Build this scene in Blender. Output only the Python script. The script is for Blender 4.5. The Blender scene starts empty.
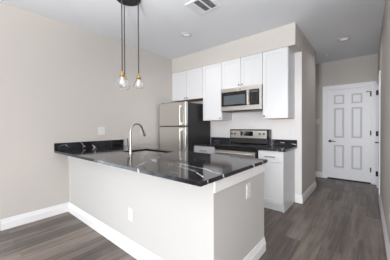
import bpy, bmesh, math, random
from mathutils import Vector, Matrix

scene = bpy.context.scene
col = scene.collection
random.seed(4)

# ------------------------------------------------------------------ camera
YAW, PITCH, ROLL = 0.6957, -0.0097, 0.0045
cam_data = bpy.data.cameras.new('camera')
cam_data.sensor_fit = 'HORIZONTAL'
cam_data.sensor_width = 36.0
cam_data.lens = 36.0 * 206.99 / 390.0
cam_data.shift_y = -(130.0 - 128.41) / 390.0
cam_data.clip_start = 0.02
cam = bpy.data.objects.new('camera', cam_data)
col.objects.link(cam)
c_, s_ = math.cos(YAW), math.sin(YAW)
R0 = Vector((c_, s_, 0))
F0 = Vector((-s_, c_, 0))
Z0 = Vector((0, 0, 1))
cp, sp = math.cos(PITCH), math.sin(PITCH)
F1 = F0 * cp + Z0 * sp
U1 = Z0 * cp - F0 * sp
cr, sr = math.cos(ROLL), math.sin(ROLL)
R2 = R0 * cr - U1 * sr
U2 = R0 * sr + U1 * cr
m = Matrix((R2, U2, -F1)).transposed().to_4x4()
m.translation = Vector((3.3966, 0.0, 1.245))
cam.matrix_world = m
scene.camera = cam

# ------------------------------------------------------------------ world, light, exposure
world = bpy.data.worlds.new('daylight_sky')
scene.world = world
world.use_nodes = True
bg = world.node_tree.nodes['Background']
bg.inputs[0].default_value = (0.80, 0.90, 1.0, 1)
bg.inputs[1].default_value = 0.5

def area_light(name, loc, rot, sx, sy, power, colour):
    d = bpy.data.lights.new(name, 'AREA')
    d.shape = 'RECTANGLE'
    d.size, d.size_y = sx, sy
    d.energy = power
    d.color = colour
    o = bpy.data.objects.new(name, d)
    col.objects.link(o)
    o.location = loc
    o.rotation_euler = rot
    return o

# daylight coming in through the living room windows behind the camera: sky light, plus an
# added upward fill that brightens the ceiling
RAD = math.radians
for lx, sky, upfill in ((1.0, 12, 14), (3.2, 180, 22), (5.4, 40, 20), (7.2, 45, 150)):
    area_light('window_daylight', (lx, -5.60, 1.25), (RAD(90), 0, 0), 1.3, 2.2, sky, (0.96, 0.98, 1.0))
    area_light('upward_fill', (lx, -5.62, 0.80), (RAD(138), 0, 0), 1.3, 1.2, upfill, (1.0, 0.99, 0.97))

area_light('patio_daylight', (-0.12, -0.80, 1.06), (RAD(90), 0, RAD(-90)), 2.4, 2.08, 26, (0.88, 0.94, 1.0))

def spot_light(name, loc, rot, cone, power, colour, radius):
    d = bpy.data.lights.new(name, 'SPOT')
    d.spot_size, d.spot_blend, d.shadow_soft_size = RAD(cone), 0.6, radius
    d.energy = power
    d.color = colour
    o = bpy.data.objects.new(name, d)
    col.objects.link(o)
    o.location = loc
    o.rotation_euler = rot
    return o
# added fill spot aimed up, so the ceiling brightens the room
spot_light('ceiling_fill', (2.7, -0.1, 1.30), (RAD(180), 0, 0), 150, 135, (1.0, 0.99, 0.98), 0.12)
# second added fill spot, brightens the hall door and base cabinets
fl = Vector((3.42, -0.45, 1.55)); aim = Vector((2.85, 5.2, 0.75)) - fl
spot_light('hall_fill', fl, aim.to_track_quat('-Z', 'Y').to_euler(), 36, 70, (1.0, 0.99, 0.98), 0.15)

vs = scene.view_settings
vs.view_transform = 'Standard'
vs.look = 'None'
vs.gamma = 1.0
vs.use_curve_mapping = False
vs.exposure = 0.79
try:
    scene.cycles.use_denoising = True
    scene.cycles.max_bounces = 14
    scene.cycles.diffuse_bounces = 8
    scene.cycles.sample_clamp_indirect = 6.0
except Exception:
    pass

# ------------------------------------------------------------------ materials
def srgb(r, g, b):
    f = lambda v: (v / 255 / 12.92) if v / 255 <= 0.04045 else ((v / 255 + 0.055) / 1.055) ** 2.4
    return (f(r), f(g), f(b), 1)

def mat(name, colour, rough=0.5, metal=0.0, spec=0.5, emit=None, estr=0.0, noise=0.0, nscale=6.0, bump=0.0, bscale=200.0, stretch=None):
    mt = bpy.data.materials.new(name)
    mt.use_nodes = True
    nt = mt.node_tree
    b = nt.nodes['Principled BSDF']
    b.inputs['Base Color'].default_value = colour
    b.inputs['Roughness'].default_value = rough
    b.inputs['Metallic'].default_value = metal
    b.inputs['Specular IOR Level'].default_value = spec
    if emit:
        b.inputs['Emission Color'].default_value = emit
        b.inputs['Emission Strength'].default_value = estr
    if noise or bump:
        tc = nt.nodes.new('ShaderNodeTexCoord')
        mp = nt.nodes.new('ShaderNodeMapping')
        nt.links.new(tc.outputs['Object'], mp.inputs['Vector'])
        if stretch:
            mp.inputs['Scale'].default_value = stretch
        if noise:
            n = nt.nodes.new('ShaderNodeTexNoise')
            n.inputs['Scale'].default_value = nscale
            n.inputs['Detail'].default_value = 4
            nt.links.new(mp.outputs[0], n.inputs['Vector'])
            mr = nt.nodes.new('ShaderNodeMapRange')
            mr.inputs['To Min'].default_value = 1 - noise
            mr.inputs['To Max'].default_value = 1 + noise
            nt.links.new(n.outputs['Fac'], mr.inputs['Value'])
            mx = nt.nodes.new('ShaderNodeMix')
            mx.data_type = 'RGBA'
            mx.blend_type = 'MULTIPLY'
            mx.inputs['Factor'].default_value = 1
            mx.inputs['A'].default_value = colour
            nt.links.new(mr.outputs[0], mx.inputs['B'])
            nt.links.new(mx.outputs['Result'], b.inputs['Base Color'])
        if bump:
            n2 = nt.nodes.new('ShaderNodeTexNoise')
            n2.inputs['Scale'].default_value = bscale
            nt.links.new(mp.outputs[0], n2.inputs['Vector'])
            bp = nt.nodes.new('ShaderNodeBump')
            bp.inputs['Strength'].default_value = bump
            bp.inputs['Distance'].default_value = 0.002
            nt.links.new(n2.outputs['Fac'], bp.inputs['Height'])
            nt.links.new(bp.outputs[0], b.inputs['Normal'])
    return mt

M = {}
M['wall'] = mat('greige_wall_paint', srgb(202, 197, 192), 0.75, spec=0.25, noise=0.012, nscale=3, bump=0.12, bscale=140)
M['ceiling'] = mat('ceiling_paint', srgb(236, 239, 244), 0.85, spec=0.2, noise=0.01, nscale=2, bump=0.12, bscale=120)
M['peninsula'] = mat('light_grey_peninsula_paint', srgb(196, 195, 193), 0.7, spec=0.25, noise=0.012, nscale=3, bump=0.12, bscale=140)
M['back_wall'] = mat('brightened_wall_paint', srgb(224, 222, 222), 0.7, spec=0.25, noise=0.012, nscale=3, bump=0.12, bscale=140)  # wall paint made paler, the kitchen's extra light put into the colour
M['trim'] = mat('white_trim_paint', srgb(236, 236, 237), 0.4, spec=0.4, noise=0.01)
M['door'] = mat('white_door_paint', srgb(244, 245, 250), 0.4, spec=0.4, noise=0.01)
M['groove'] = mat('door_moulding_shade', srgb(205, 206, 212), 0.5, spec=0.3, noise=0.01)  # greyer copy of the door paint, groove shading put into the colour
M['cabinet'] = mat('white_cabinet_lacquer', srgb(217, 218, 220), 0.35, spec=0.4, noise=0.008)
M['maple'] = mat('maple_cabinet_underside', srgb(196, 150, 104), 0.55, noise=0.12, nscale=5, stretch=(1, 12, 12))
M['steel'] = mat('brushed_stainless_steel', srgb(221, 219, 215), 0.36, metal=1.0, noise=0.05, nscale=8, stretch=(1, 1, 60))
M['steel_light'] = mat('satin_stainless_trim', srgb(216, 212, 206), 0.35, metal=1.0, noise=0.03, nscale=20, stretch=(60, 1, 1))
M['sink_steel'] = mat('satin_sink_steel', srgb(226, 225, 222), 0.4, metal=1.0, noise=0.03)
M['nickel'] = mat('brushed_nickel', srgb(188, 182, 174), 0.25, metal=1.0, noise=0.04, nscale=30)
M['knob'] = mat('dark_nickel', srgb(120, 116, 112), 0.3, metal=1.0, noise=0.03)
M['lever'] = mat('gunmetal_lever', srgb(88, 85, 82), 0.35, metal=1.0, noise=0.03)
M['charcoal'] = mat('charcoal_appliance_enamel', srgb(52, 51, 52), 0.45, spec=0.35, noise=0.05, bump=0.1)
M['black'] = mat('black_enamel', srgb(26, 26, 27), 0.3, noise=0.05)
M['black_glass'] = mat('black_appliance_glass', srgb(18, 18, 20), 0.06, spec=0.6, noise=0.04)
M['window_glass'] = mat('microwave_glass_sheen', srgb(84, 91, 98), 0.12, spec=0.6, noise=0.04)  # grey-blue reflection put into the base colour of the glass
M['matte_black'] = mat('matte_black_metal', srgb(24, 22, 23), 0.5, noise=0.05)
M['cord'] = mat('grey_black_cord', srgb(62, 60, 60), 0.7, noise=0.05)
M['brass'] = mat('aged_brass', srgb(192, 156, 104), 0.34, metal=1.0, noise=0.06, nscale=30)
M['plastic'] = mat('white_plastic', srgb(222, 222, 222), 0.35, noise=0.005)
M['slot'] = mat('dark_slot', srgb(40, 40, 42), 0.6, noise=0.03)
M['vent'] = mat('vent_enamel', srgb(226, 227, 230), 0.5, noise=0.01)
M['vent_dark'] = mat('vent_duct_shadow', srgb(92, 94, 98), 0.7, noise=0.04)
M['lamp_ring'] = mat('downlight_trim', srgb(206, 206, 207), 0.4, noise=0.01)
M['lens'] = mat('downlight_lens', srgb(245, 245, 245), 0.4, emit=(1, 0.98, 0.95, 1), estr=0.12, noise=0.005)
M['rubber'] = mat('dark_rubber', srgb(34, 32, 31), 0.8, noise=0.05)

def glass_mat(name, tint, mixf, rough=0.02):
    mt = bpy.data.materials.new(name)
    mt.use_nodes = True
    nt = mt.node_tree
    nt.nodes.clear()
    out = nt.nodes.new('ShaderNodeOutputMaterial')
    mix = nt.nodes.new('ShaderNodeMixShader')
    tr = nt.nodes.new('ShaderNodeBsdfTransparent')
    tr.inputs[0].default_value = tint
    gl = nt.nodes.new('ShaderNodeBsdfGlossy')
    gl.inputs['Roughness'].default_value = rough
    fr = nt.nodes.new('ShaderNodeFresnel')
    fr.inputs[0].default_value = 1.45
    ad = nt.nodes.new('ShaderNodeMath')
    ad.operation = 'ADD'
    ad.inputs[1].default_value = mixf
    nt.links.new(fr.outputs[0], ad.inputs[0])
    nt.links.new(ad.outputs[0], mix.inputs[0])
    nt.links.new(tr.outputs[0], mix.inputs[1])
    nt.links.new(gl.outputs[0], mix.inputs[2])
    nt.links.new(mix.outputs[0], out.inputs[0])
    return mt
M['pane'] = glass_mat('window_pane_glass', (1, 1, 1, 1), 0.0)
M['shade_glass'] = glass_mat('clear_shade_glass', (0.97, 0.97, 0.97, 1), 0.03, 0.08)
nt_ = M['shade_glass'].node_tree
next(n for n in nt_.nodes if n.type == 'FRESNEL').inputs[0].default_value = 1.2          # white mixed in to paint sparkle on the clear facets
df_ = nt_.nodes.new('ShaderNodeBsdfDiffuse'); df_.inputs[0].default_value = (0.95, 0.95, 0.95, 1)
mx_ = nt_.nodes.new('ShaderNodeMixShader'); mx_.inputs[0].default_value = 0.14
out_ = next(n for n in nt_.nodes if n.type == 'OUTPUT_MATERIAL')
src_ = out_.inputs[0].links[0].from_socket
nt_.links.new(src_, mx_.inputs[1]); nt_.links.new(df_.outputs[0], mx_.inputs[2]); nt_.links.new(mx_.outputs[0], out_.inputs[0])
M['bulb_glass'] = mat('bulb_glass', srgb(240, 238, 232), 0.15, emit=(1, 0.96, 0.9, 1), estr=0.02, noise=0.005)

def floor_material():
    mt = bpy.data.materials.new('grey_brown_plank_floor')
    mt.use_nodes = True
    nt = mt.node_tree
    N, Lk = nt.nodes, nt.links
    b = N['Principled BSDF']
    tc = N.new('ShaderNodeTexCoord')
    mp = N.new('ShaderNodeMapping')
    mp.inputs['Rotation'].default_value = (0, 0, math.radians(90))
    Lk.new(tc.outputs['Object'], mp.inputs['Vector'])
    br = N.new('ShaderNodeTexBrick')
    br.inputs['Color1'].default_value = (0, 0, 0, 1)
    br.inputs['Color2'].default_value = (1, 1, 1, 1)
    br.inputs['Mortar'].default_value = (0.5, 0.5, 0.5, 1)
    br.inputs['Scale'].default_value = 1.0
    br.inputs['Mortar Size'].default_value = 0.0009
    br.inputs['Mortar Smooth'].default_value = 0.2
    br.inputs['Brick Width'].default_value = 1.22
    br.inputs['Row Height'].default_value = 0.178
    br.offset = 0.37
    br.offset_frequency = 2
    Lk.new(mp.outputs[0], br.inputs['Vector'])
    # grain stretched along the plank, shifted from plank to plank
    mp2 = N.new('ShaderNodeMapping')
    mp2.inputs['Scale'].default_value = (0.75, 13, 1)
    Lk.new(mp.outputs[0], mp2.inputs['Vector'])
    sh = N.new('ShaderNodeVectorMath')
    sh.operation = 'SCALE'
    sh.inputs['Scale'].default_value = 37.0
    Lk.new(br.outputs['Color'], sh.inputs[0])
    ad = N.new('ShaderNodeVectorMath')
    ad.operation = 'ADD'
    Lk.new(mp2.outputs[0], ad.inputs[0])
    Lk.new(sh.outputs[0], ad.inputs[1])
    n1 = N.new('ShaderNodeTexNoise')
    n1.inputs['Scale'].default_value = 1.6
    n1.inputs['Detail'].default_value = 7
    n1.inputs['Roughness'].default_value = 0.65
    n1.inputs['Distortion'].default_value = 0.6
    Lk.new(ad.outputs[0], n1.inputs['Vector'])
    n2 = N.new('ShaderNodeTexNoise')
    n2.inputs['Scale'].default_value = 3.2
    n2.inputs['Detail'].default_value = 3
    Lk.new(mp.outputs[0], n2.inputs['Vector'])
    m1 = N.new('ShaderNodeMath'); m1.operation = 'MULTIPLY'; m1.inputs[1].default_value = 0.30
    Lk.new(br.outputs['Color'], m1.inputs[0])
    m2 = N.new('ShaderNodeMath'); m2.operation = 'MULTIPLY_ADD'; m2.inputs[1].default_value = 1.0
    Lk.new(n1.outputs['Fac'], m2.inputs[0]); Lk.new(m1.outputs[0], m2.inputs[2])
    m3 = N.new('ShaderNodeMath'); m3.operation = 'MULTIPLY_ADD'; m3.inputs[1].default_value = 0.25
    Lk.new(n2.outputs['Fac'], m3.inputs[0]); Lk.new(m2.outputs[0], m3.inputs[2])
    rp = N.new('ShaderNodeValToRGB')
    rp.color_ramp.elements[0].position = 0.38
    rp.color_ramp.elements[0].color = srgb(62, 54, 49)
    rp.color_ramp.elements[1].position = 0.98
    rp.color_ramp.elements[1].color = srgb(140, 128, 119)
    e = rp.color_ramp.elements.new(0.68)
    e.color = srgb(95, 86, 80)
    Lk.new(m3.outputs[0], rp.inputs[0])
    mx = N.new('ShaderNodeMix'); mx.data_type = 'RGBA'
    Lk.new(br.outputs['Fac'], mx.inputs['Factor'])
    Lk.new(rp.outputs[0], mx.inputs['A'])
    mx.inputs['B'].default_value = srgb(66, 59, 55)
    Lk.new(mx.outputs['Result'], b.inputs['Base Color'])
    b.inputs['Roughness'].default_value = 0.42
    b.inputs['Specular IOR Level'].default_value = 0.5
    bp = N.new('ShaderNodeBump')
    bp.inputs['Strength'].default_value = 0.25
    bp.inputs['Distance'].default_value = 0.002
    Lk.new(n1.outputs['Fac'], bp.inputs['Height'])
    Lk.new(bp.outputs[0], b.inputs['Normal'])
    return mt
M['floor'] = floor_material()

def stone_material(segments=()):
    """polished black stone with thin white veins; the object's coordinates are the room's"""
    mt = bpy.data.materials.new('black_stone_white_veins')
    mt.use_nodes = True
    nt = mt.node_tree
    N, Lk = nt.nodes, nt.links
    b = N['Principled BSDF']
    geo = N.new('ShaderNodeNewGeometry')
    nz = N.new('ShaderNodeTexNoise')
    nz.inputs['Scale'].default_value = 7.0
    nz.inputs['Detail'].default_value = 5
    Lk.new(geo.outputs['Position'], nz.inputs['Vector'])
    sub = N.new('ShaderNodeVectorMath'); sub.operation = 'SUBTRACT'
    sub.inputs[1].default_value = (0.5, 0.5, 0.5)
    Lk.new(nz.outputs['Color'], sub.inputs[0])
    sc = N.new('ShaderNodeVectorMath'); sc.operation = 'SCALE'
    sc.inputs['Scale'].default_value = 0.16
    Lk.new(sub.outputs[0], sc.inputs[0])
    P = N.new('ShaderNodeVectorMath'); P.operation = 'ADD'
    Lk.new(geo.outputs['Position'], P.inputs[0]); Lk.new(sc.outputs[0], P.inputs[1])
    # small scattered veins
    mp = N.new('ShaderNodeMapping')
    mp.inputs['Rotation'].default_value = (0.2, 0.3, 0.6)
    mp.inputs['Scale'].default_value = (1.0, 2.4, 1.6)
    Lk.new(P.outputs[0], mp.inputs['Vector'])
    vo = N.new('ShaderNodeTexVoronoi')
    vo.feature = 'DISTANCE_TO_EDGE'
    vo.inputs['Scale'].default_value = 2.3
    Lk.new(mp.outputs[0], vo.inputs['Vector'])
    mr = N.new('ShaderNodeMapRange')
    mr.inputs['From Min'].default_value = 0.0
    mr.inputs['From Max'].default_value = 0.022
    mr.inputs['To Min'].default_value = 1.0
    mr.inputs['To Max'].default_value = 0.0
    Lk.new(vo.outputs['Distance'], mr.inputs['Value'])
    msk = N.new('ShaderNodeTexNoise')
    msk.inputs['Scale'].default_value = 3.1
    msk.inputs['Detail'].default_value = 3
    Lk.new(geo.outputs['Position'], msk.inputs['Vector'])
    mm = N.new('ShaderNodeMapRange')
    mm.inputs['From Min'].default_value = 0.50
    mm.inputs['From Max'].default_value = 0.66
    Lk.new(msk.outputs['Fac'], mm.inputs['Value'])
    v = N.new('ShaderNodeMath'); v.operation = 'MULTIPLY'
    Lk.new(mr.outputs[0], v.inputs[0]); Lk.new(mm.outputs[0], v.inputs[1])
    v2 = N.new('ShaderNodeMath'); v2.operation = 'MULTIPLY'; v2.inputs[1].default_value = 0.6
    Lk.new(v.outputs[0], v2.inputs[0])
    last = v2
    # the bold veins
    sc2 = N.new('ShaderNodeVectorMath'); sc2.operation = 'SCALE'
    sc2.inputs['Scale'].default_value = 0.5
    Lk.new(sc.outputs[0], sc2.inputs[0])
    Q = N.new('ShaderNodeVectorMath'); Q.operation = 'ADD'
    Lk.new(geo.outputs['Position'], Q.inputs[0]); Lk.new(sc2.outputs[0], Q.inputs[1])
    for (a, e, w, st) in segments:
        a, e = Vector(a), Vector(e)
        d = e - a
        pa = N.new('ShaderNodeVectorMath'); pa.operation = 'SUBTRACT'; pa.inputs[1].default_value = a
        Lk.new(Q.outputs[0], pa.inputs[0])
        dt = N.new('ShaderNodeVectorMath'); dt.operation = 'DOT_PRODUCT'; dt.inputs[1].default_value = d / d.length_squared
        Lk.new(pa.outputs[0], dt.inputs[0])
        cl = N.new('ShaderNodeClamp')
        Lk.new(dt.outputs['Value'], cl.inputs['Value'])
        pr = N.new('ShaderNodeVectorMath'); pr.operation = 'SCALE'; pr.inputs[0].default_value = d
        Lk.new(cl.outputs[0], pr.inputs['Scale'])
        df = N.new('ShaderNodeVectorMath'); df.operation = 'DISTANCE'
        Lk.new(pa.outputs[0], df.inputs[0]); Lk.new(pr.outputs[0], df.inputs[1])
        r = N.new('ShaderNodeMapRange')
        r.inputs['From Min'].default_value = w * 0.35
        r.inputs['From Max'].default_value = w
        r.inputs['To Min'].default_value = st
        r.inputs['To Max'].default_value = 0.0
        Lk.new(df.outputs['Value'], r.inputs['Value'])
        mxm = N.new('ShaderNodeMath'); mxm.operation = 'MAXIMUM'
        Lk.new(last.outputs[0], mxm.inputs[0]); Lk.new(r.outputs[0], mxm.inputs[1])
        last = mxm
    cloud = N.new('ShaderNodeTexNoise')
    cloud.inputs['Scale'].default_value = 4.0
    cloud.inputs['Detail'].default_value = 6
    Lk.new(P.outputs[0], cloud.inputs['Vector'])
    rp = N.new('ShaderNodeValToRGB')
    rp.color_ramp.elements[0].position = 0.35
    rp.color_ramp.elements[0].color = srgb(22, 22, 26)
    rp.color_ramp.elements[1].position = 0.75
    rp.color_ramp.elements[1].color = srgb(52, 53, 60)
    Lk.new(cloud.outputs['Fac'], rp.inputs[0])
    mx = N.new('ShaderNodeMix'); mx.data_type = 'RGBA'
    Lk.new(last.outputs[0], mx.inputs['Factor'])
    Lk.new(rp.outputs[0], mx.inputs['A'])
    mx.inputs['B'].default_value = srgb(226, 224, 222)
    Lk.new(mx.outputs['Result'], b.inputs['Base Color'])
    b.inputs['Roughness'].default_value = 0.09
    b.inputs['Specular IOR Level'].default_value = 0.5
    return mt
VEINS = [
    ((2.03, 0.963, .885), (2.02, 0.97, .914), .012, .9), ((2.02, 0.97, .914), (1.91, 1.03, .914), .010, .85), ((1.91, 1.03, .914), (1.83, 1.14, .914), .009, .8),
    ((1.83, 1.14, .914), (1.83, 1.30, .914), .010, .75), ((1.83, 1.30, .914), (1.60, 1.42, .914), .009, .6), ((1.58, 1.38, .914), (1.88, 1.25, .914), .009, .7),
    ((1.70, 1.45, .914), (1.75, 1.34, .914), .009, .6), ((1.97, 1.19, .914), (2.15, 1.22, .914), .008, .6), ((2.15, 1.22, .914), (2.34, 1.20, .914), .009, .7),
    ((2.34, 1.20, .914), (2.637, 1.03, .910), .010, .85), ((2.637, 1.03, .915), (2.637, 1.045, .88), .012, .9),
    ((2.06, 1.33, .914), (2.37, 1.29, .914), .009, .75), ((2.37, 1.29, .914), (2.637, 1.21, .910), .010, .85), ((2.637, 1.21, .915), (2.637, 1.23, .88), .012, .9),
    ((2.20, 1.03, .914), (2.45, 1.07, .914), .007, .5), ((2.637, 1.70, .915), (2.637, 1.72, .88), .010, .8), ((2.637, 1.90, .915), (2.637, 1.93, .88), .010, .7),
    ((0.012, 1.535, 1.016), (0.012, 1.500, .965), .010, .9), ((0.012, 1.500, .965), (0.03, 1.54, .914), .010, .9),
    ((0.03, 1.54, .914), (0.72, 1.21, .914), .012, .6), ((0.72, 1.21, .914), (1.0, 1.02, .914), .010, .45),
    ((0.012, 1.10, 1.0), (0.012, 1.16, .93), .006, .5), ((0.012, 1.30, 1.0), (0.012, 1.38, .93), .007, .5), ((0.012, 1.78, 1.016), (0.012, 1.80, .92), .008, .7),
    ((2.20, 3.60, .99), (2.50, 3.62, .94), .010, .8), ((2.30, 3.30, .914), (2.52, 3.45, .914), .012, .8),
    ((2.48, 3.01, .90), (2.515, 3.25, .89), .010, .9),
]
M['stone'] = stone_material(VEINS)

# ------------------------------------------------------------------ mesh helpers (room coordinates)
def rect_bevel(bm, geom_edges, w, seg=2):
    bmesh.ops.bevel(bm, geom=geom_edges, offset=w, segments=seg, affect='EDGES', profile=0.5)

class MB:
    def __init__(self):
        self.bm = bmesh.new()
    def box(self, x0, y0, z0, x1, y1, z1, bev=0.0, seg=2):
        x0, x1 = sorted((x0, x1)); y0, y1 = sorted((y0, y1)); z0, z1 = sorted((z0, z1))
        t = bmesh.new()
        bmesh.ops.create_cube(t, size=1.0)
        for v in t.verts:
            v.co = Vector(((x0 + x1) / 2 + v.co.x * (x1 - x0), (y0 + y1) / 2 + v.co.y * (y1 - y0), (z0 + z1) / 2 + v.co.z * (z1 - z0)))
        if bev > 0:
            bev = min(bev, 0.45 * min(x1 - x0, y1 - y0, z1 - z0))
            rect_bevel(t, list(t.edges), bev, seg)
        self._merge(t)
        return self
    def _merge(self, t, mtx=None):
        if mtx is not None:
            bmesh.ops.transform(t, matrix=mtx, verts=t.verts)
        me = bpy.data.meshes.new('tmp')
        t.to_mesh(me)
        t.free()
        self.bm.from_mesh(me)
        bpy.data.meshes.remove(me)
    def cyl(self, c, r, h, axis='z', seg=32, r2=None, bev=0.0):
        """c = centre of the low end"""
        t = bmesh.new()
        bmesh.ops.create_cone(t, cap_ends=True, segments=seg, radius1=r, radius2=r if r2 is None else r2, depth=h)
        bmesh.ops.translate(t, verts=t.verts, vec=(0, 0, h / 2))
        if bev:
            rect_bevel(t, [e for e in t.edges if abs(e.verts[0].co.z - e.verts[1].co.z) < 1e-6], bev)
        rot = {'z': Matrix.Identity(4), 'x': Matrix.Rotation(math.pi / 2, 4, 'Y'), 'y': Matrix.Rotation(-math.pi / 2, 4, 'X'),
               '-y': Matrix.Rotation(math.pi / 2, 4, 'X'), '-x': Matrix.Rotation(-math.pi / 2, 4, 'Y')}[axis]
        self._merge(t, Matrix.Translation(Vector(c)) @ rot)
        return self
    def lathe(self, c, prof, seg=32, axis='z'):
        """prof = [(r, z), ...] open profile revolved about a vertical axis"""
        t = bmesh.new()
        rings = []
        for (r, z) in prof:
            if r < 1e-6:
                rings.append([t.verts.new((0, 0, z))])
            else:
                rings.append([t.verts.new((r * math.cos(2 * math.pi * k / seg), r * math.sin(2 * math.pi * k / seg), z)) for k in range(seg)])
        for a, b in zip(rings, rings[1:]):
            for k in range(seg):
                k2 = (k + 1) % seg
                if len(a) == 1 and len(b) == 1:
                    continue
                if len(a) == 1:
                    t.faces.new((a[0], b[k2], b[k]))
                elif len(b) == 1:
                    t.faces.new((a[k], a[k2], b[0]))
                else:
                    t.faces.new((a[k], a[k2], b[k2], b[k]))
        bmesh.ops.recalc_face_normals(t, faces=t.faces)
        rot = {'z': Matrix.Identity(4), '-y': Matrix.Rotation(math.pi / 2, 4, 'X'), 'x': Matrix.Rotation(math.pi / 2, 4, 'Y'), '-x': Matrix.Rotation(-math.pi / 2, 4, 'Y')}[axis]
        self._merge(t, Matrix.Translation(Vector(c)) @ rot)
        return self
    def tube(self, pts, r, seg=12, cap=True):
        pts = [Vector(p) for p in pts]
        rs = r if isinstance(r, (list, tuple)) else [r] * len(pts)
        t = bmesh.new()
        rings = []
        prev = None
        for i, p in enumerate(pts):
            if i == 0: d = pts[1] - p
            elif i == len(pts) - 1: d = p - pts[-2]
            else: d = (pts[i + 1] - pts[i - 1])
            d.normalize()
            if prev is None:
                n = d.cross(Vector((0, 0, 1)))
                if n.length < 1e-3: n = d.cross(Vector((1, 0, 0)))
            else:
                n = prev - d * prev.dot(d)
            n.normalize(); prev = n
            b = d.cross(n)
            rings.append([t.verts.new(p + (n * math.cos(2 * math.pi * k / seg) + b * math.sin(2 * math.pi * k / seg)) * rs[i]) for k in range(seg)])
        for a, b in zip(rings, rings[1:]):
            for k in range(seg):
                t.faces.new((a[k], a[(k + 1) % seg], b[(k + 1) % seg], b[k]))
        if cap:
            t.faces.new(list(reversed(rings[0]))); t.faces.new(rings[-1])
        bmesh.ops.recalc_face_normals(t, faces=t.faces)
        self._merge(t)
        return self
    def path(self, pts, prof, closed=False):
        """sweep prof [(out, z)] along an XY polyline; 'out' goes to the right of the walking direction, mitred"""
        pts = [Vector((p[0], p[1])) for p in pts]
        t = bmesh.new()
        rings = []
        n = len(pts)
        for i, p in enumerate(pts):
            d0 = (pts[i] - pts[i - 1]).normalized() if i > 0 else None
            d1 = (pts[i + 1] - pts[i]).normalized() if i < n - 1 else None
            if d0 is None: d0 = d1
            if d1 is None: d1 = d0
            n0 = Vector((d0.y, -d0.x)); n1 = Vector((d1.y, -d1.x))
            mt_ = (n0 + n1).normalized()
            k = 1.0 / max(0.2, mt_.dot(n0))
            rings.append([t.verts.new((p.x + mt_.x * o * k, p.y + mt_.y * o * k, z)) for (o, z) in prof])
        q = len(prof)
        for a, b in zip(rings, rings[1:]):
            for k in range(q):
                t.faces.new((a[k], a[(k + 1) % q], b[(k + 1) % q], b[k]))
        t.faces.new(list(reversed(rings[0]))); t.faces.new(rings[-1])
        bmesh.ops.recalc_face_normals(t, faces=t.faces)
        self._merge(t)
        return self

def world_loc(o):
    v = Vector((0, 0, 0))
    while o is not None:
        v += o.location
        o = o.parent
    return v

def link(name, mb, material, parent=None, origin=None, smooth=True, kind=None):
    """one mesh object; parent = its thing; origin = base point of a top-level mesh"""
    me = bpy.data.meshes.new(name)
    bm = mb.bm
    off = world_loc(parent) if parent is not None else Vector(origin or (0, 0, 0))
    bmesh.ops.translate(bm, verts=bm.verts, vec=-off)
    if smooth:
        for f in bm.faces: f.smooth = True
        for e in bm.edges:
            if len(e.link_faces) == 2 and e.calc_face_angle(0) > math.radians(33):
                e.smooth = False
    bm.to_mesh(me)
    bm.free()
    me.materials.append(material)
    o = bpy.data.objects.new(name, me)
    col.objects.link(o)
    if smooth:
        wn_ = o.modifiers.new('even_shading', 'WEIGHTED_NORMAL')
        wn_.keep_sharp = True
        wn_.weight = 80
    if parent is not None: o.parent = parent
    else: o.location = off
    if kind: o['kind'] = kind
    return o

def struct(name, mb, material, parent=None, smooth=True):
    return link(name, mb, material, parent, None, smooth, None if parent else 'structure')

def tag(o, label, cat, group=None):
    o['label'] = label
    o['category'] = cat
    if group: o['group'] = group
    return o

def thing(name, label, cat, loc, group=None):
    o = bpy.data.objects.new(name, None)
    o.empty_display_size = 0.1
    col.objects.link(o)
    o.location = loc
    return tag(o, label, cat, group)

# ------------------------------------------------------------------ room measures (metres)
H = 2.7534          # ceiling
XS = 2.583          # kitchen / hall corner
XR = 3.555          # right wall
YS = 3.261          # soffit face and cabinet fronts
YB = 3.642          # kitchen back wall
YE = 4.766          # end of the hall's left wall
YD = 5.79           # entry door wall
YR = 1.60           # the living room widens to the right before this
XW = 8.0            # far right wall of the living room
YF = -5.5           # living room window wall
ZS = 2.434          # soffit underside

# ------------------------------------------------------------------ the room
struct('floor', MB().box(-0.1, YF - 0.1, -0.05, XW + 0.1, YD + 0.1, 0.0), M['floor'], smooth=False)
struct('ceiling', MB().box(-0.1, YF - 0.1, H, XW + 0.1, YD + 0.1, H + 0.08), M['ceiling'], smooth=False)
LW = (-2.00, 0.40, 0.02, 2.10)          # sliding glass door in the left wall, beside the camera
w = MB()
w.box(-0.1, LW[1], 0, 0, YD + 0.1, H); w.box(-0.1, YF - 0.1, 0, 0, LW[0], H)
w.box(-0.1, LW[0], 0, 0, LW[1], LW[2]); w.box(-0.1, LW[0], LW[3], 0, LW[1], H)
struct('wall_left', w, M['wall'], smooth=False)
fr = MB()
ym = (LW[0] + LW[1]) / 2
for (y0, z0, y1, z1) in ((LW[0], LW[2], LW[0] + .06, LW[3]), (LW[1] - .06, LW[2], LW[1], LW[3]), (LW[0], LW[2], LW[1], LW[2] + .06), (LW[0], LW[3] - .06, LW[1], LW[3]), (ym - .04, LW[2], ym + .04, LW[3])):
    fr.box(-.08, y0, z0, -.02, y1, z1, .004)
wn = struct('window_5', fr, M['trim'])
struct('window_pane', MB().box(-.055, LW[0] + .04, LW[2] + .04, -.049, LW[1] - .04, LW[3] - .04), M['pane'], wn)
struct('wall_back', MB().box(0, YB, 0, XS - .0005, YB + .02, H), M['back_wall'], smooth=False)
struct('wall_closet', MB().box(0, YB + .02, 0, XS, YE, H), M['wall'], smooth=False)
struct('ceiling_soffit', MB().box(0, YS, ZS, XS, YB, H), M['wall'], smooth=False)

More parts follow.
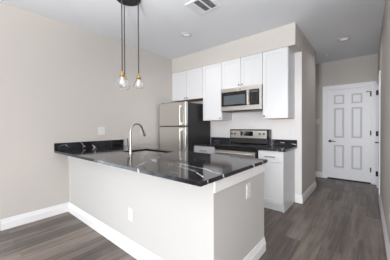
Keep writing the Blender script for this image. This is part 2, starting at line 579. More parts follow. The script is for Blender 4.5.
DX0, DX1, DH = 2.655, 3.455, 2.085      # entry door opening
w = MB()
w.box(0, YD, 0, DX0, YD + 0.1, H); w.box(DX1, YD, 0, XR, YD + 0.1, H); w.box(DX0, YD, DH, DX1, YD + 0.1, H)
struct('wall_hall', w, M['wall'], smooth=False)
SY0, SY1, SH = 4.63, 5.50, 2.06         # side door opening in the right wall
w = MB()
w.box(XR, YR, 0, XR + 0.1, SY0, H); w.box(XR, SY1, 0, XR + 0.1, YD + 0.1, H); w.box(XR, SY0, SH, XR + 0.1, SY1, H)
struct('wall_right', w, M['wall'], smooth=False)
struct('wall_living', MB().box(XR + 0.1, YR, 0, XW + .1, YR + .1, H), M['wall'], smooth=False)
struct('wall_east', MB().box(XW, YF - 0.1, 0, XW + .1, YR, H), M['wall'], smooth=False)
# window wall behind the camera
WX = [(x_ - .65, x_ + .65) for x_ in (1.0, 3.2, 5.4, 7.2)]
WZ = (0.15, 2.40)
w = MB()
w.box(0, YF - 0.1, 0, XW, YF, WZ[0]); w.box(0, YF - 0.1, WZ[1], XW, YF, H)
xs = [0] + [v for p in WX for v in p] + [XW]
for i in range(0, len(xs), 2): w.box(xs[i], YF - 0.1, WZ[0], xs[i + 1], YF, WZ[1])
struct('wall_front', w, M['wall'], smooth=False)
for i, (a, b) in enumerate(WX):
    fr = MB()
    for (x0, z0, x1, z1) in ((a, WZ[0], a + .05, WZ[1]), (b - .05, WZ[0], b, WZ[1]), (a, WZ[0], b, WZ[0] + .05), (a, WZ[1] - .05, b, WZ[1]), (a, 1.33, b, 1.37)):
        fr.box(x0, YF - 0.08, z0, x1, YF - 0.02, z1, .004)
    wn = struct('window_%d' % (i + 1), fr, M['trim'])
    struct('window_pane', MB().box(a + .04, YF - .055, WZ[0] + .04, b - .04, YF - .049, WZ[1] - .04), M['pane'], wn)
    struct('window_sill', MB().box(a - .05, YF - .02, WZ[0] - .03, b + .05, YF + .06, WZ[0], .006), M['trim'], wn)

# baseboards
BP = [(0, 0), (.018, 0), (.018, .082), (.013, .088), (.012, .104), (.008, .110), (.008, .122), (.003, .133), (0, .133)]
def base(name, pts):
    struct(name, MB().path(pts, BP), M['trim'])
PY0, PX1, PY1 = 1.146, 2.600, 2.030     # peninsula half wall: front face, right face, rear
base('baseboard_left', [(0, YF), (0, LW[0])])
struct('baseboard_kitchen', MB().path([(0, LW[1]), (0, PY0)], BP), M['trim'])
base('baseboard_front', [(XW, YF), (0, YF)])
base('baseboard_east', [(XW, YR), (XW, YF)])
base('baseboard_back', [(2.484, YB), (XS, YB), (XS, YE), (0, YE)])
base('baseboard_hall', [(0, YD), (DX0 - .098, YD)])
base('baseboard_right', [(XR, SY0 - .086), (XR, YR), (XW, YR)])

# casings round the doors
def casing_y(x0, x1, top, y, cw=.095, t=.018):
    m_ = MB()
    for a, b in ((x0 - cw, x0), (x1, min(x1 + cw, XR))):
        m_.box(a, y - t, 0, b, y, top, .004)
        ia, ib = (a + .012, a + .03) if a < x0 else (b - .03, b - .012)
        if ib < XR - .01: m_.box(ia, y - t - .004, 0, ib, y - t + .002, top + cw - .012, .002)
    m_.box(x0 - cw, y - t, top, min(x1 + cw, XR), y, top + cw, .004)
    m_.box(x0 - cw + .012, y - t - .004, top + cw - .03, min(x1 + cw, XR) - .012, y - t + .002, top + cw - .012, .002)
    # jamb inside the opening
    m_.box(x0, y, 0, x0 + .008, y + .1, top); m_.box(x1 - .008, y, 0, x1, y + .1, top); m_.box(x0, y, top - .008, x1, y + .1, top)
    return m_
struct('trim_1', casing_y(DX0, DX1, DH, YD), M['door'])
m_ = MB()
CW = .085
for a, b in ((SY0 - CW, SY0), (SY1, SY1 + CW)):
    m_.box(XR - .018, a, 0, XR, b, SH, .004)
m_.box(XR - .018, SY0 - CW, SH, XR, SY1 + CW, SH + CW, .004)
m_.box(XR, SY0, 0, XR + .1, SY0 + .008, SH); m_.box(XR, SY1 - .008, 0, XR + .1, SY1, SH); m_.box(XR, SY0, SH - .008, XR + .1, SY1, SH)
struct('trim_2', m_, M['door'])

# six panel doors
def panel_door(name, u0, u1, z0, z1, place, rows, cols, gm):
    """place(mb, u0, u1, d0, d1, z0, z1): box with u along the door, d = depth out of its face"""
    core = MB()
    place(core, u0, u1, -.038, -.008, z0, z1, 0)
    # stiles and rails stand in front of the panel ground
    us = [u0] + [v for c in cols for v in c] + [u1]
    for i in range(0, len(us), 2):
        place(core, us[i], us[i + 1], -.010, 0, z0, z1, 0)
    zs = [z0] + [v for r in rows for v in r] + [z1]
    for (c0, c1) in cols:
        for i in range(0, len(zs), 2):
            place(core, c0, c1, -.010, 0, zs[i], zs[i + 1], 0)
    d = struct(name, core, M['door'])
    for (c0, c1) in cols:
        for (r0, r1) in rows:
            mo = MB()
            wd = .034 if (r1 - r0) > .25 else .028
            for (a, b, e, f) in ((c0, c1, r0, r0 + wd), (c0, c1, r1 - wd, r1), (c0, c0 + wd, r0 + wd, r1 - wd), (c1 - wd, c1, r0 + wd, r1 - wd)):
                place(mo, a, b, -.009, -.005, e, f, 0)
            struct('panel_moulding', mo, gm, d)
            ra = MB()
            place(ra, c0 + wd, c1 - wd, -.009, -.0015, r0 + wd, r1 - wd, .004)
            struct('raised_panel', ra, M['door'], d)
    return d
ROWS = [(.275, .80), (.97, 1.655), (1.745, 1.955)]
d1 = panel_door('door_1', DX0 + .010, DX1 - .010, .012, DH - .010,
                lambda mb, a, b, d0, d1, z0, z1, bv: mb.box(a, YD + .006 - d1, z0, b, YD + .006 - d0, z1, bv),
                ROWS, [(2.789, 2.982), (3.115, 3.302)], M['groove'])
# lever handle, hinges, door stop
hb = MB().cyl((2.712, YD + .006, .885), .030, .010, '-y', 24, bev=.003).cyl((2.712, YD, .885), .011, .045, '-y', 16)
hb.tube([(2.712, YD - .040, .885), (2.735, YD - .045, .886), (2.79, YD - .045, .884), (2.826, YD - .040, .880)], [.011, .0105, .009, .008])
struct('lever_handle', hb, M['matte_black'], d1)
for z in (1.918, 1.087, .297):
    struct('hinge', MB().cyl((DX1 - .006, YD - .002, z - .05), .0085, .10, 'z', 12).box(DX1 - .022, YD + .0035, z - .05, DX1 - .006, YD + .008, z + .05, .001), M['matte_black'], d1)
struct('hinge_door_stop', MB().tube([(DX1 - .006, YD - .006, 1.972), (DX1 - .03, YD - .02, 1.972), (DX1 - .075, YD - .03, 1.972)], .006).cyl((DX1 - .075, YD - .038, 1.972), .011, .02, 'y', 12), M['matte_black'], d1)
struct('door_sweep', MB().box(DX0 + .012, YD - .004, .002, DX1 - .012, YD + .010, .026, .002), M['rubber'], d1)
struct('threshold', MB().box(DX0, YD - .012, 0, DX1, YD + .1, .012, .003), M['rubber'], d1)

d2 = panel_door('door_2', SY0 + .010, SY1 - .010, .012, SH - .010,
                lambda mb, a, b, d0, d1, z0, z1, bv: mb.box(XR + .004 - d1, a, z0, XR + .004 - d0, b, z1, bv),
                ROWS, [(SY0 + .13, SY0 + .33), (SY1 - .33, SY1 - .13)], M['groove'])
hb = MB().cyl((XR + .004, SY0 + .08, .955), .028, .010, '-x', 24, bev=.003).cyl((XR, SY0 + .08, .955), .010, .055, '-x', 16)
hb.tube([(XR - .052, SY0 + .08, .955), (XR - .056, SY0 + .11, .955), (XR - .056, SY0 + .17, .953), (XR - .052, SY0 + .20, .950)], [.010, .010, .009, .008])
struct('lever_handle', hb, M['matte_black'], d2)
for z in (1.90, 1.085, .28):
    struct('hinge', MB().cyl((XR - .026, SY1 - .004, z - .05), .009, .10, 'z', 12).box(XR - .024, SY1 - .012, z - .05, XR + .002, SY1 + .004, z + .05, .001), M['matte_black'], d2)

# ------------------------------------------------------------------ peninsula
pen = thing('kitchen_peninsula', 'light grey peninsula half wall with white trim and baseboard, standing on plank floor', 'kitchen island', (1.3, 1.59, 0))
ZC = .884
hw = MB()
hw.box(0.0, PY0, 0, PX1, PY0 + .115, ZC)
hw.box(PX1 - .10, PY0 + .115, 0, PX1, PY1, ZC)
link('half_wall', hw, M['peninsula'], pen, smooth=False)
TP = [(0, .796), (.012, .796), (.014, .80), (.014, ZC), (0, ZC)]
link('end_trim', MB().path([(PX1, PY0 + .0002), (PX1, PY1)], TP), M['trim'], pen)
link('apron_trim', MB().path([(0, PY0), (PX1, PY0)], [(0, .806), (.009, .806), (.009, ZC), (0, ZC)]), M['peninsula'], pen)
link('baseboard', MB().path([(0.016, PY0), (PX1, PY0), (PX1, PY1 + .001)], BP), M['trim'], pen)
cb = MB()
cb.box(0.004, PY0 + .117, .10, .02, 2.005, ZC); cb.box(PX1 - .118, PY0 + .117, .10, PX1 - .102, 2.005, ZC)
cb.box(.02, PY0 + .117, .10, PX1 - .118, 2.005, .118); cb.box(.004, 1.94, 0, PX1 - .102, 1.955, .10)
for x0, x1 in ((.004, .03), (.60, .63), (1.53, 1.56), (1.98, 2.01), (PX1 - .13, PX1 - .102)): cb.box(x0, 1.985, .10, x1, 2.005, ZC)
cb.box(.004, 1.985, .855, PX1 - .102, 2.005, ZC)
link('cabinet_frame', cb, M['cabinet'], pen, smooth=False)

def shaker(mb, x0, x1, z0, z1, yf, sgn=1, rail=.057):
    """shaker front; its outer face at y = yf, facing -Y for sgn = 1"""
    t = .019 * sgn
    mb.box(x0, yf, z0, x0 + rail, yf + t, z1, .0015); mb.box(x1 - rail, yf, z0, x1, yf + t, z1, .0015)
    mb.box(x0 + rail, yf, z0, x1 - rail, yf + t, z0 + rail, .0015); mb.box(x0 + rail, yf, z1 - rail, x1 - rail, yf + t, z1, .0015)
    mb.box(x0 + rail - .004, yf + .008 * sgn, z0 + rail - .004, x1 - rail + .004, yf + t, z1 - rail + .004)
    return mb
def knob(x, y, z, parent, sgn=1):
    k = MB().lathe((x, y, z), [(0, .024), (.010, .024), (.0135, .021), (.014, .016), (.0085, .011), (.006, .008), (.006, 0)], 16, '-y')
    return link('knob', k, M['knob'], parent)
for x0, x1 in ((.01, .61), (.615, 1.075), (1.08, 1.545), (1.55, 1.99), (1.995, PX1 - .106)):
    dr = link('door', shaker(MB(), x0, x1, .115, .850, 2.024, -1), M['cabinet'], pen)
    link('knob', MB().cyl((x1 - .03, 2.022, .80), .012, .024, 'y', 16, bev=.003), M['knob'], dr)

# worktop with the sink cut out
CX1, CY0, CY1 = 2.635, .963, 2.036
SX0, SX1, SKY0, SKY1 = .845, 1.445, 1.49, 1.912
def slab_with_hole():
    mb = MB()
    t = bmesh.new()
    X = [0.0, SX0, SX1, CX1]; Y = [CY0, SKY0, SKY1, CY1]
    vt = {}
    for k, z in enumerate((ZC, .914)):
        for i, x in enumerate(X):
            for j, y in enumerate(Y):
                vt[i, j, k] = t.verts.new((x, y, z))
    for i in range(3):
        for j in range(3):
            if i == 1 and j == 1: continue
            t.faces.new((vt[i, j, 1], vt[i + 1, j, 1], vt[i + 1, j + 1, 1], vt[i, j + 1, 1]))
            t.faces.new((vt[i, j, 0], vt[i, j + 1, 0], vt[i + 1, j + 1, 0], vt[i + 1, j, 0]))
    def wall(a, b):
        t.faces.new((vt[a + (0,)], vt[b + (0,)], vt[b + (1,)], vt[a + (1,)]))
    for i in range(3):
        wall((i, 0), (i + 1, 0)); wall((i + 1, 3), (i, 3)); wall((3, i), (3, i + 1)); wall((0, i + 1), (0, i))
    wall((2, 1), (1, 1)); wall((1, 2), (2, 2)); wall((1, 1), (1, 2)); wall((2, 2), (2, 1))
    bmesh.ops.recalc_face_normals(t, faces=t.faces)
    ed = [e for e in t.edges if len(e.link_faces) == 2 and e.calc_face_angle(0) > 1.0]
    rect_bevel(t, ed, .003, 2)
    mb._merge(t)
    return mb
pc = tag(link('peninsula_countertop', slab_with_hole(), M['stone'], origin=(1.3, 1.5, ZC)),
         'long black stone worktop with white veins and cut-out sink on the peninsula', 'countertop', 'black stone worktops')
link('backsplash', MB().box(0.0005, CY0, .9142, .020, CY1, 1.016, .002), M['stone'], pc)

# undermount sink
sk = thing('kitchen_sink', 'stainless undermount sink set into the peninsula worktop beside the faucet', 'sink', (1.145, 1.70, .68))
b_ = MB()
t = bmesh.new()
e_ = .012
def ring(x0, x1, y0, y1, z): return [t.verts.new(p) for p in ((x0, y0, z), (x1, y0, z), (x1, y1, z), (x0, y1, z))]
rings = [ring(SX0 - .03, SX1 + .03, SKY0 - .03, SKY1 + .03, .8835), ring(SX0 - e_ + .008, SX1 + e_ - .008, SKY0 - e_ + .008, SKY1 + e_ - .008, .8835),
         ring(SX0 + .004, SX1 - .004, SKY0 + .004, SKY1 - .004, .70), ring(SX0 + .03, SX1 - .03, SKY0 + .03, SKY1 - .03, .685)]
for a, b in zip(rings, rings[1:]):
    for k in range(4): t.faces.new((a[k], a[(k + 1) % 4], b[(k + 1) % 4], b[k]))
t.faces.new(rings[-1])
bmesh.ops.recalc_face_normals(t, faces=t.faces)
b_._merge(t)
ob = link('basin', b_, M['sink_steel'], sk)
so = ob.modifiers.new('thickness', 'SOLIDIFY'); so.thickness = .0015; so.offset = -1
link('drain', MB().lathe((1.145, 1.70, .6865), [(0, .001), (.02, .001), (.022, .004), (.044, .004), (.046, 0), (0, 0)], 24), M['nickel'], sk)

# faucet
FX, FY = 1.19, 1.425
fc = thing('kitchen_faucet', 'tall brushed nickel gooseneck faucet standing on the black peninsula worktop', 'faucet', (FX, FY, .914))
fb = MB().lathe((FX, FY, .9142), [(0, 0), (.027, 0), (.027, .006), (.020, .010), (.017, .018), (.0165, .09), (.0135, .10), (0, .10)], 24)
link('base', fb, M['nickel'], fc)
pts = [(FX, FY, 1.01), (FX, FY, 1.10), (FX, FY, 1.175)]
rr = .088
for k in range(1, 13):
    a = math.pi * k / 12 * .93
    pts.append((FX, FY + rr - rr * math.cos(a), 1.185 + rr * 1.08 * math.sin(a)))
lastp = pts[-1]
pts.append((FX, lastp[1] + .010, lastp[2] - .020))
link('gooseneck_spout', MB().tube(pts, .0115, 16), M['nickel'], fc)
link('spray_head', MB().tube([pts[-1], (FX, pts[-1][1] + .012, pts[-1][2] - .025), (FX, pts[-1][1] + .026, pts[-1][2] - .062)], [.0125, .015, .0165], 16), M['nickel'], fc)
hd = link('handle_hub', MB().cyl((FX - .014, FY, .975), .013, .045, '-x', 16, bev=.002), M['nickel'], fc)
link('lever', MB().tube([(FX - .055, FY, .978), (FX - .062, FY, 1.01), (FX - .070, FY, 1.100)], [.0085, .0075, .007], 10), M['lever'], hd)

# ------------------------------------------------------------------ wall cabinets
def wall_cabinet(label, x0, x1, z0, z1, doors, depth=YB, pair=True, knobs=()):
    t_ = thing('wall_cabinet', label, 'cabinet', ((x0 + x1) / 2, (YS + YB) / 2, z0), 'white shaker wall cabinets')
    yf = YS + .001
    link('carcass', MB().box(x0 + .001, yf + .021, z0, x1 - .001, YB - .001, z1, .001), M['cabinet'], t_, smooth=False)
    link('underside_panel', MB().box(x0 + .018, yf + .03, z0 - .003, x1 - .018, YB - .004, z0 + .001), M['maple'], t_, smooth=False)
    n = doors
    wd = (x1 - x0) / n
    for i in range(n):
        a, b = x0 + wd * i + .004, x0 + wd * (i + 1) - .004
        d_ = link('door', shaker(MB(), a, b, z0 - .002, z1 - .003, yf), M['cabinet'], t_)
        if n == 2: kx = b - .028 if i == 0 else a + .028
        else: kx = b - .028 if knobs == 'right' else a + .030
        knob(kx, yf, z0 + .036, d_)
    return t_
ZT = ZS - .001
wall_cabinet('short white double-door wall cabinet above the fridge', .004, .877, 1.812, ZT, 2)
wall_cabinet('tall white single-door wall cabinet between the fridge and the microwave', .877, 1.323, 1.362, ZT, 1, knobs='right')
wall_cabinet('short white double-door wall cabinet directly above the microwave', 1.323, 2.092, 1.925, ZT, 2)
wall_cabinet('tall white single-door wall cabinet to the right of the microwave', 2.092, 2.482, 1.368, ZT, 1, knobs='left')

# ------------------------------------------------------------------ microwave
MX0, MX1, MZ0, MZ1, MY = 1.325, 2.088, 1.508, 1.921, 3.222
mw = thing('microwave', 'over-the-range stainless microwave with black window hanging below white cabinet', 'microwave', ((MX0 + MX1) / 2, 3.43, MZ0))
link('body', MB().box(MX0 + .002, MY + .035, MZ0 + .006, MX1 - .002, YB - .002, MZ1, .003), M['charcoal'], mw)
link('top_trim', MB().box(MX0, MY, 1.852, MX1, MY + .034, MZ1, .004), M['steel_light'], mw)
fr = MB()
fr.box(MX0, MY, MZ0 + .012, MX1, MY + .034, 1.598, .004)
fr.box(MX0, MY, 1.598, MX0 + .016, MY + .034, 1.852, .002)
fr.box(MX1 - .035, MY, 1.598, MX1, MY + .034, 1.852, .002)
fr.box(MX0 + .016, MY + .016, 1.598, MX1 - .035, MY + .034, 1.852)
link('front_frame', fr, M['steel_light'], mw)
md = link('door', MB().box(MX0 + .016, MY - .004, 1.599, 1.842, MY + .015, 1.851, .003), M['black_glass'], mw)
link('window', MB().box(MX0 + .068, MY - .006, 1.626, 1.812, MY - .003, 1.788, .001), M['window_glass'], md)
hm = MB().box(1.848, MY - .034, 1.600, 1.878, MY - .018, 1.850, .006, 3)
hm.box(1.853, MY - .020, 1.615, 1.873, MY + .016, 1.640, .002); hm.box(1.853, MY - .020, 1.810, 1.873, MY + .016, 1.835, .002)
link('handle', hm, M['steel_light'], md)
cpn = link('control_panel', MB().box(1.886, MY - .004, 1.599, MX1 - .036, MY + .015, 1.851, .003), M['black_glass'], mw)
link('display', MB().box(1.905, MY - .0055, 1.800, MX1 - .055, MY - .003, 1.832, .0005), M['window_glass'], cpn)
bt = MB()
for r in range(6):
    for c in range(3):
        bt.box(1.908 + c * .043, MY - .0052, 1.625 + r * .026, 1.908 + c * .043 + .030, MY - .003, 1.625 + r * .026 + .014, .0004)
link('button_pad', bt, M['charcoal'], cpn)
link('emblem', MB().cyl((1.715, MY + .001, 1.884), .011, .003, '-y', 20, bev=.0008), M['knob'], mw)
vb = MB().box(MX0 + .02, MY + .01, MZ0 - .004, MX1 - .02, MY + .36, MZ0 + .010, .003)
link('bottom_vent', vb, M['black'], mw)
link('hood_lamp_cover', MB().box(1.55, MY + .06, MZ0 - .010, 1.86, MY + .16, MZ0 - .003, .003), M['black_glass'], mw)

# ------------------------------------------------------------------ fridge
FX0, FX1, FYF, FT = .072, .812, 2.825, 1.712
fg = thing('refrigerator', 'stainless top-freezer refrigerator with charcoal sides in the kitchen corner', 'refrigerator', (.46, 3.2, 0))
link('body', MB().box(FX0 + .004, FYF + .078, .025, FX1 - .004, YB - .03, FT - .012, .006), M['charcoal'], fg)
for nm, z0, z1 in (('freezer_door', 1.254, FT), ('fridge_door', .075, 1.240)):
    dd = link(nm, MB().box(FX0, FYF, z0, FX1, FYF + .072, z1, .014, 4), M['steel'], fg)
    h0, h1 = (1.272, 1.655) if nm == 'freezer_door' else (.74, 1.222)
    hb = MB().box(.676, FYF - .058, h0, .714, FYF - .034, h1, .009, 3)
    hb.box(.684, FYF - .036, h0 + .012, .706, FYF + .004, h0 + .050, .004); hb.box(.684, FYF - .036, h1 - .050, .706, FYF + .004, h1 - .012, .004)
    link('handle', hb, M['steel_light'], dd)
link('door_gasket', MB().box(FX0 + .008, FYF + .070, .08, FX1 - .008, FYF + .080, FT - .01).box(FX0 + .006, FYF + .012, 1.2395, FX1 - .006, FYF + .07, 1.2545), M['rubber'], fg, smooth=False)
link('hinge_cover', MB().box(FX0 + .02, FYF + .03, FT - .012, FX0 + .10, FYF + .15, FT + .012, .006), M['charcoal'], fg)
gr = MB().box(FX0 + .01, FYF + .03, .022, FX1 - .01, FYF + .08, .072, .004)
link('toe_grille', gr, M['black'], fg)
for x in (FX0 + .06, FX1 - .06):
    for y in (FYF + .14, YB - .10):
        link('foot', MB().cyl((x, y, 0), .02, .027, 'z', 16), M['rubber'], fg)

# ------------------------------------------------------------------ base cabinets and their worktops
YBF = 3.040
def bar_pull(x0, x1, z, y, parent):
    m__ = MB().tube([(x0, y - .028, z), (x1, y - .028, z)], .006, 12)
    for x in (x0 + .018, x1 - .018): m__.cyl((x, y + .001, z), .005, .029, '-y', 10)
    return link('bar_pull', m__, M['knob'], parent)
def base_cabinet(label, x0, x1, endpanel):
    t_ = thing('base_cabinet', label, 'cabinet', ((x0 + x1) / 2, 3.35, 0), 'white base cabinets beside the range')
    link('carcass', MB().box(x0 + .001, YBF + .021, .105, x1 - .001, YB - .001, .8825, .001), M['cabinet'], t_, smooth=False)
    link('toe_kick', MB().box(x0 + .02, YBF + .060, 0, x1 - .02, YBF + .080, .105).box(x0 + .001, YBF + .036, 0, x0 + .02, YB - .018, .105).box(x1 - .02, YBF + .036, 0, x1 - .001, YB - .001, .105), M['cabinet'], t_, smooth=False)
    dw = link('drawer', shaker(MB(), x0 + .002, x1 - .002, .722, .874, YBF, 1, .034), M['cabinet'], t_)
    bar_pull((x0 + x1) / 2 - .075, (x0 + x1) / 2 + .075, .795, YBF, dw)
    d_ = link('door', shaker(MB(), x0 + .002, x1 - .002, .112, .716, YBF), M['cabinet'], t_)
    knob(x0 + .032 if endpanel else x1 - .032, YBF, .672, d_)
    return t_
base_cabinet('white base cabinet with one drawer between the fridge and the range', .824, 1.312, False)
base_cabinet('white base cabinet with one drawer to the right of the range', 2.112, 2.482, True)
def worktop(label, x0, x1):
    o = tag(link('kitchen_countertop', MB().box(x0, YBF - .032, .8832, x1, YB - .0005, .914, .003), M['stone'], origin=((x0 + x1) / 2, 3.33, .8832)),
            label, 'countertop', 'black stone worktops')
    link('backsplash', MB().box(x0, YB - .0205, .9142, x1, YB - .0005, 1.016, .002), M['stone'], o)
worktop('short black stone worktop with low backsplash between fridge and range', .818, 1.313)
worktop('short black stone worktop with white streaks to the right of the range', 2.111, 2.518)

# ------------------------------------------------------------------ range
RX0, RX1 = 1.319, 2.105
rg = thing('kitchen_range', 'freestanding black and stainless electric range with rear control panel', 'range', (1.712, 3.3, 0))
link('body', MB().box(RX0 + .002, 3.055, .03, RX1 - .002, YB - .02, .895, .003), M['black'], rg)
link('cooktop', MB().box(RX0, 3.010, .895, RX1, YB - .02, .921, .006), M['black_glass'], rg)
for (x, y, r_) in ((1.52, 3.16, .105), (1.91, 3.16, .085), (1.52, 3.42, .075), (1.91, 3.42, .10)):
    link('burner_ring', MB().lathe((x, y, .9208), [(r_ - .004, 0), (r_ - .004, .0008), (r_, .0008), (r_, 0)], 40), M['charcoal'], rg)
link('front_rail', MB().box(RX0 + .003, 3.018, .850, RX1 - .003, 3.056, .8945, .004), M['black'], rg)
od = link('oven_door', MB().box(RX0 + .006, 3.012, .205, RX1 - .006, 3.054, .842, .006), M['black'], rg)
link('door_window', MB().box(RX0 + .10, 3.0085, .33, RX1 - .10, 3.013, .65, .002), M['black_glass'], od)
link('door_top_band', MB().box(RX0 + .008, 3.006, .752, RX1 - .030, 3.014, .840, .003), M['steel_light'], od)
hh = MB().tube([(RX0 + .05, 2.965, .800), (RX1 - .07, 2.965, .800)], .013, 16)
for x in (RX0 + .08, RX1 - .10): hh.box(x - .012, 2.965, .790, x + .012, 3.008, .810, .003)
link('handle', hh, M['steel_light'], od)
dwr = link('storage_drawer', MB().box(RX0 + .006, 3.014, .045, RX1 - .006, 3.054, .195, .006), M['steel_light'], rg)
link('pull_lip', MB().box(RX0 + .15, 3.006, .170, RX1 - .15, 3.016, .188, .003), M['black'], dwr)
for x in (RX0 + .05, RX1 - .05):
    for y in (3.11, 3.55): link('foot', MB().cyl((x, y, 0), .018, .032, 'z', 14), M['rubber'], rg)
# backguard: lower black box, slightly raked stainless control panel
bgd = MB().box(RX0, 3.562, .921, RX1, YB - .003, 1.187, .008, 3)
bgo = link('backguard', bgd, M['black_glass'], rg)
link('control_panel', MB().box(RX0 + .024, 3.553, 1.026, RX1 - .060, 3.566, 1.164, .003), M['steel_light'], bgo)
link('display', MB().box(1.548, 3.549, 1.064, 1.800, 3.555, 1.150, .002), M['black_glass'], bgo)
link('lower_panel', MB().box(RX0 + .012, 3.557, .935, RX1 - .035, 3.566, 1.018, .002), M['charcoal'], bgo)
for x in (1.368, 1.437, 1.93, 2.0):
    kb = MB().cyl((x, 3.554, 1.106), .023, .012, '-y', 24, bev=.002).cyl((x, 3.543, 1.106), .018, .018, '-y', 24, bev=.003)
    kb.box(x - .003, 3.523, 1.090, x + .003, 3.530, 1.122, .001)
    link('control_knob', kb, M['knob'], bgo)

# ------------------------------------------------------------------ pendant light
PXc, PYc, PR = 1.256, 1.362, .113
pl = thing('pendant_light', 'three-light pendant with round black canopy hanging over the peninsula', 'light', (PXc, PYc, H))
link('canopy', MB().lathe((PXc, PYc, H - .032), [(0, 0), (.136, 0), (.142, .004), (.142, .031), (0, .031)], 48), M['matte_black'], pl)
rv = (c_, s_); fv = (-s_, c_)
for ang in (11, 131, 251):
    a = math.radians(ang)
    ox, oy = math.cos(a) * PR, math.sin(a) * PR
    x = PXc + rv[0] * ox + fv[0] * oy
    y = PYc + rv[1] * ox + fv[1] * oy
    zt = 1.862
    lt = link('cord', MB().tube([(x, y, zt - .01), (x, y, H - .03)], .0065, 10), M['cord'], pl)
    link('cord_grip', MB().cyl((x, y, H - .046), .010, .016, 'z', 12), M['matte_black'], pl)
    sk_ = link('lamp_socket', MB().lathe((x, y, zt - .062), [(0, 0), (.018, 0), (.021, .004), (.031, .012), (.031, .019), (.018, .025), (.017, .046), (.011, .056), (.007, .064), (0, .064)], 20), M['brass'], pl)
    prof = [(.020, .132), (.024, .122), (.044, .090), (.060, .060), (.068, .036), (.060, .014), (.036, 0)]
    prof2 = prof + [(r - .0025, z + .002) for (r, z) in reversed(prof)]
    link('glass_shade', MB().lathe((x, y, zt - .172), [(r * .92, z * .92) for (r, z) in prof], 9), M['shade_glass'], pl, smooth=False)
    link('bulb', MB().lathe((x, y, zt - .150), [(0, 0), (.012, .003), (.021, .014), (.024, .028), (.020, .045), (.013, .062), (.012, .088), (0, .088)], 20), M['bulb_glass'], pl)

# ------------------------------------------------------------------ ceiling fittings
def downlight(label, x, y, r, power):
    t_ = thing('recessed_light', label, 'light', (x, y, H), 'round recessed ceiling lights')
    link('trim_ring', MB().lathe((x, y, H - .012), [(r * .60, .0115), (r * .62, .003), (r * .75, 0), (r * .95, .003), (r, .0115), (r * .60, .0115)], 40), M['lamp_ring'], t_)
    link('lens', MB().lathe((x, y, H - .0095), [(0, 0), (r * .55, .001), (r * .62, .004), (r * .62, .009), (0, .009)], 32), M['lens'], t_)
    if power:
        lamp = area_light('downlight_lamp', (x, y, H - .02), (0, 0, 0), r, r, power, (1.0, 0.97, 0.93))
        lamp.data.shape = 'DISK'
        lamp.data.spread = RAD(150)
downlight('round white recessed light in the kitchen ceiling before the wall cabinets', 1.11, 2.53, .088, 3.2)
downlight('round white recessed light in the hall ceiling near the entry door', 3.075, 4.43, .100, 1.4)

vn = thing('ceiling_vent', 'square white ceiling register with slanted louvers above the kitchen', 'vent', (1.815, 2.053, H))
VX0, VX1, VY0, VY1 = 1.655, 1.972, 1.900, 2.204
f_ = MB()
bw = .026
for (a, b, c, d) in ((VX0, VY0, VX0 + bw, VY1), (VX1 - bw, VY0, VX1, VY1), (VX0 + bw, VY0, VX1 - bw, VY0 + bw), (VX0 + bw, VY1 - bw, VX1 - bw, VY1)):
    f_.box(a, b, H - .012, c, d, H - .0005, .003)
link('frame', f_, M['vent'], vn)
link('duct_shadow_sheet', MB().box(VX0 + bw, VY0 + bw, H - .003, VX1 - bw, VY1 - bw, H - .0005), M['vent_dark'], vn, smooth=False)  # dark sheet painted in place of the shade behind the louvers
link('divider', MB().box(1.848, VY0 + bw, H - .014, 1.866, VY1 - bw, H - .001, .002), M['vent'], vn)
x = VX0 + bw + .006
while x < VX1 - bw - .004:
    if not (1.840 < x < 1.874):
        lv = MB()
        tt = bmesh.new()
        dz, dx = .010, (-.004 if x < 1.765 else .011)
        vv = [tt.verts.new(p) for p in ((x - dx / 2, VY0 + bw, H - .002), (x - dx / 2, VY1 - bw, H - .002), (x + dx / 2, VY1 - bw, H - .002 - dz), (x + dx / 2, VY0 + bw, H - .002 - dz))]
        tt.faces.new(vv)
        ex = bmesh.ops.extrude_face_region(tt, geom=list(tt.faces))
        bmesh.ops.translate(tt, verts=[g for g in ex['geom'] if isinstance(g, bmesh.types.BMVert)], vec=(.0016, 0, 0))
        bmesh.ops.recalc_face_normals(tt, faces=tt.faces)
        lv._merge(tt)
        link('louver', lv, M['vent'], vn)
    x += .0125

dt_ = thing('fire_sprinkler', 'tiny white sprinkler head on the hall ceiling before the entry door', 'sprinkler', (2.72, 5.17, H))
link('escutcheon', MB().lathe((2.72, 5.17, H - .010), [(0, 0), (.030, 0), (.036, .006), (.038, .0098), (0, .0098)], 24), M['plastic'], dt_)
link('sprinkler_head', MB().cyl((2.72, 5.17, H - .038), .008, .030, 'z', 12).cyl((2.72, 5.17, H - .042), .018, .003, 'z', 16), M['vent'], dt_)

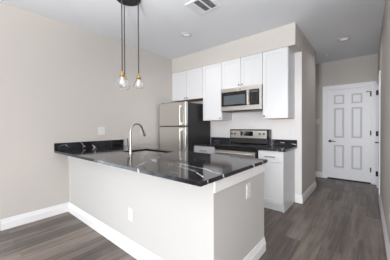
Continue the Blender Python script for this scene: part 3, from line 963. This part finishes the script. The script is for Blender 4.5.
# ------------------------------------------------------------------ outlets and switches
def wall_plate(name, label, cat, c, normal, w_, h_, kind, group):
    """c = centre on the wall, normal in '+x' '-x' '-y'"""
    t_ = thing(name, label, cat, c, group)
    def bx(mb, u0, u1, d0, d1, z0, z1, bv=0):
        if normal == '-y': mb.box(c[0] + u0, c[1] - d1, c[2] + z0, c[0] + u1, c[1] - d0, c[2] + z1, bv)
        elif normal == '+x': mb.box(c[0] + d0, c[1] + u0, c[2] + z0, c[0] + d1, c[1] + u1, c[2] + z1, bv)
        else: mb.box(c[0] - d1, c[1] + u0, c[2] + z0, c[0] - d0, c[1] + u1, c[2] + z1, bv)
        return mb
    link('cover_plate', bx(MB(), -w_ / 2, w_ / 2, .0005, .0065, -h_ / 2, h_ / 2, .0025), M['plastic'], t_)
    if kind == 'outlet':
        for s in (-1, 1):
            o_ = link('receptacle', bx(MB(), -.017, .017, .006, .009, s * .021 - .014, s * .021 + .014, .0015), M['plastic'], t_)
            sl = MB()
            bx(sl, -.0085, -.0060, .0088, .0094, s * .021 - .003, s * .021 + .007); bx(sl, .0060, .0085, .0088, .0094, s * .021 - .002, s * .021 + .006)
            bx(sl, -.002, .002, .0088, .0094, s * .021 - .010, s * .021 - .006)
            link('slots', sl, M['slot'], o_, smooth=False)
    else:
        gangs = kind
        for g in range(gangs):
            u = (g - (gangs - 1) / 2) * .046
            link('rocker', bx(MB(), u - .0165, u + .0165, .006, .0105, -.033, .033, .002), M['plastic'], t_)
    return t_
G1, G2 = 'white wall outlets', 'white wall switches'
wall_plate('light_switch', 'white double rocker switch plate on the left wall above the black backsplash', 'switch', (0, 1.640, 1.180), '+x', .118, .130, 2, G2)
wall_plate('wall_outlet', 'white outlet on the left wall behind the gooseneck faucet', 'outlet', (0, 2.442, 1.165), '+x', .076, .120, 'outlet', G1)
wall_plate('wall_outlet', 'white outlet on the back wall above the worktop right of the range', 'outlet', (2.425, YB, 1.155), '-y', .072, .122, 'outlet', G1)
wall_plate('wall_outlet', 'white outlet on the right end panel of the peninsula', 'outlet', (PX1, 1.668, .686), '+x', .078, .128, 'outlet', G1)
wall_plate('wall_outlet', 'white outlet low on the long front face of the peninsula', 'outlet', (1.617, PY0, .386), '-y', .078, .122, 'outlet', G1)
wall_plate('wall_outlet', 'white outlet low on the right hall wall at the photo edge', 'outlet', (XR, 2.50, .455), '-x', .078, .122, 'outlet', G1)
wall_plate('light_switch', 'white rocker switch on the end wall left of the entry door', 'switch', (2.455, YD, 1.352), '-y', .076, .118, 1, G2)
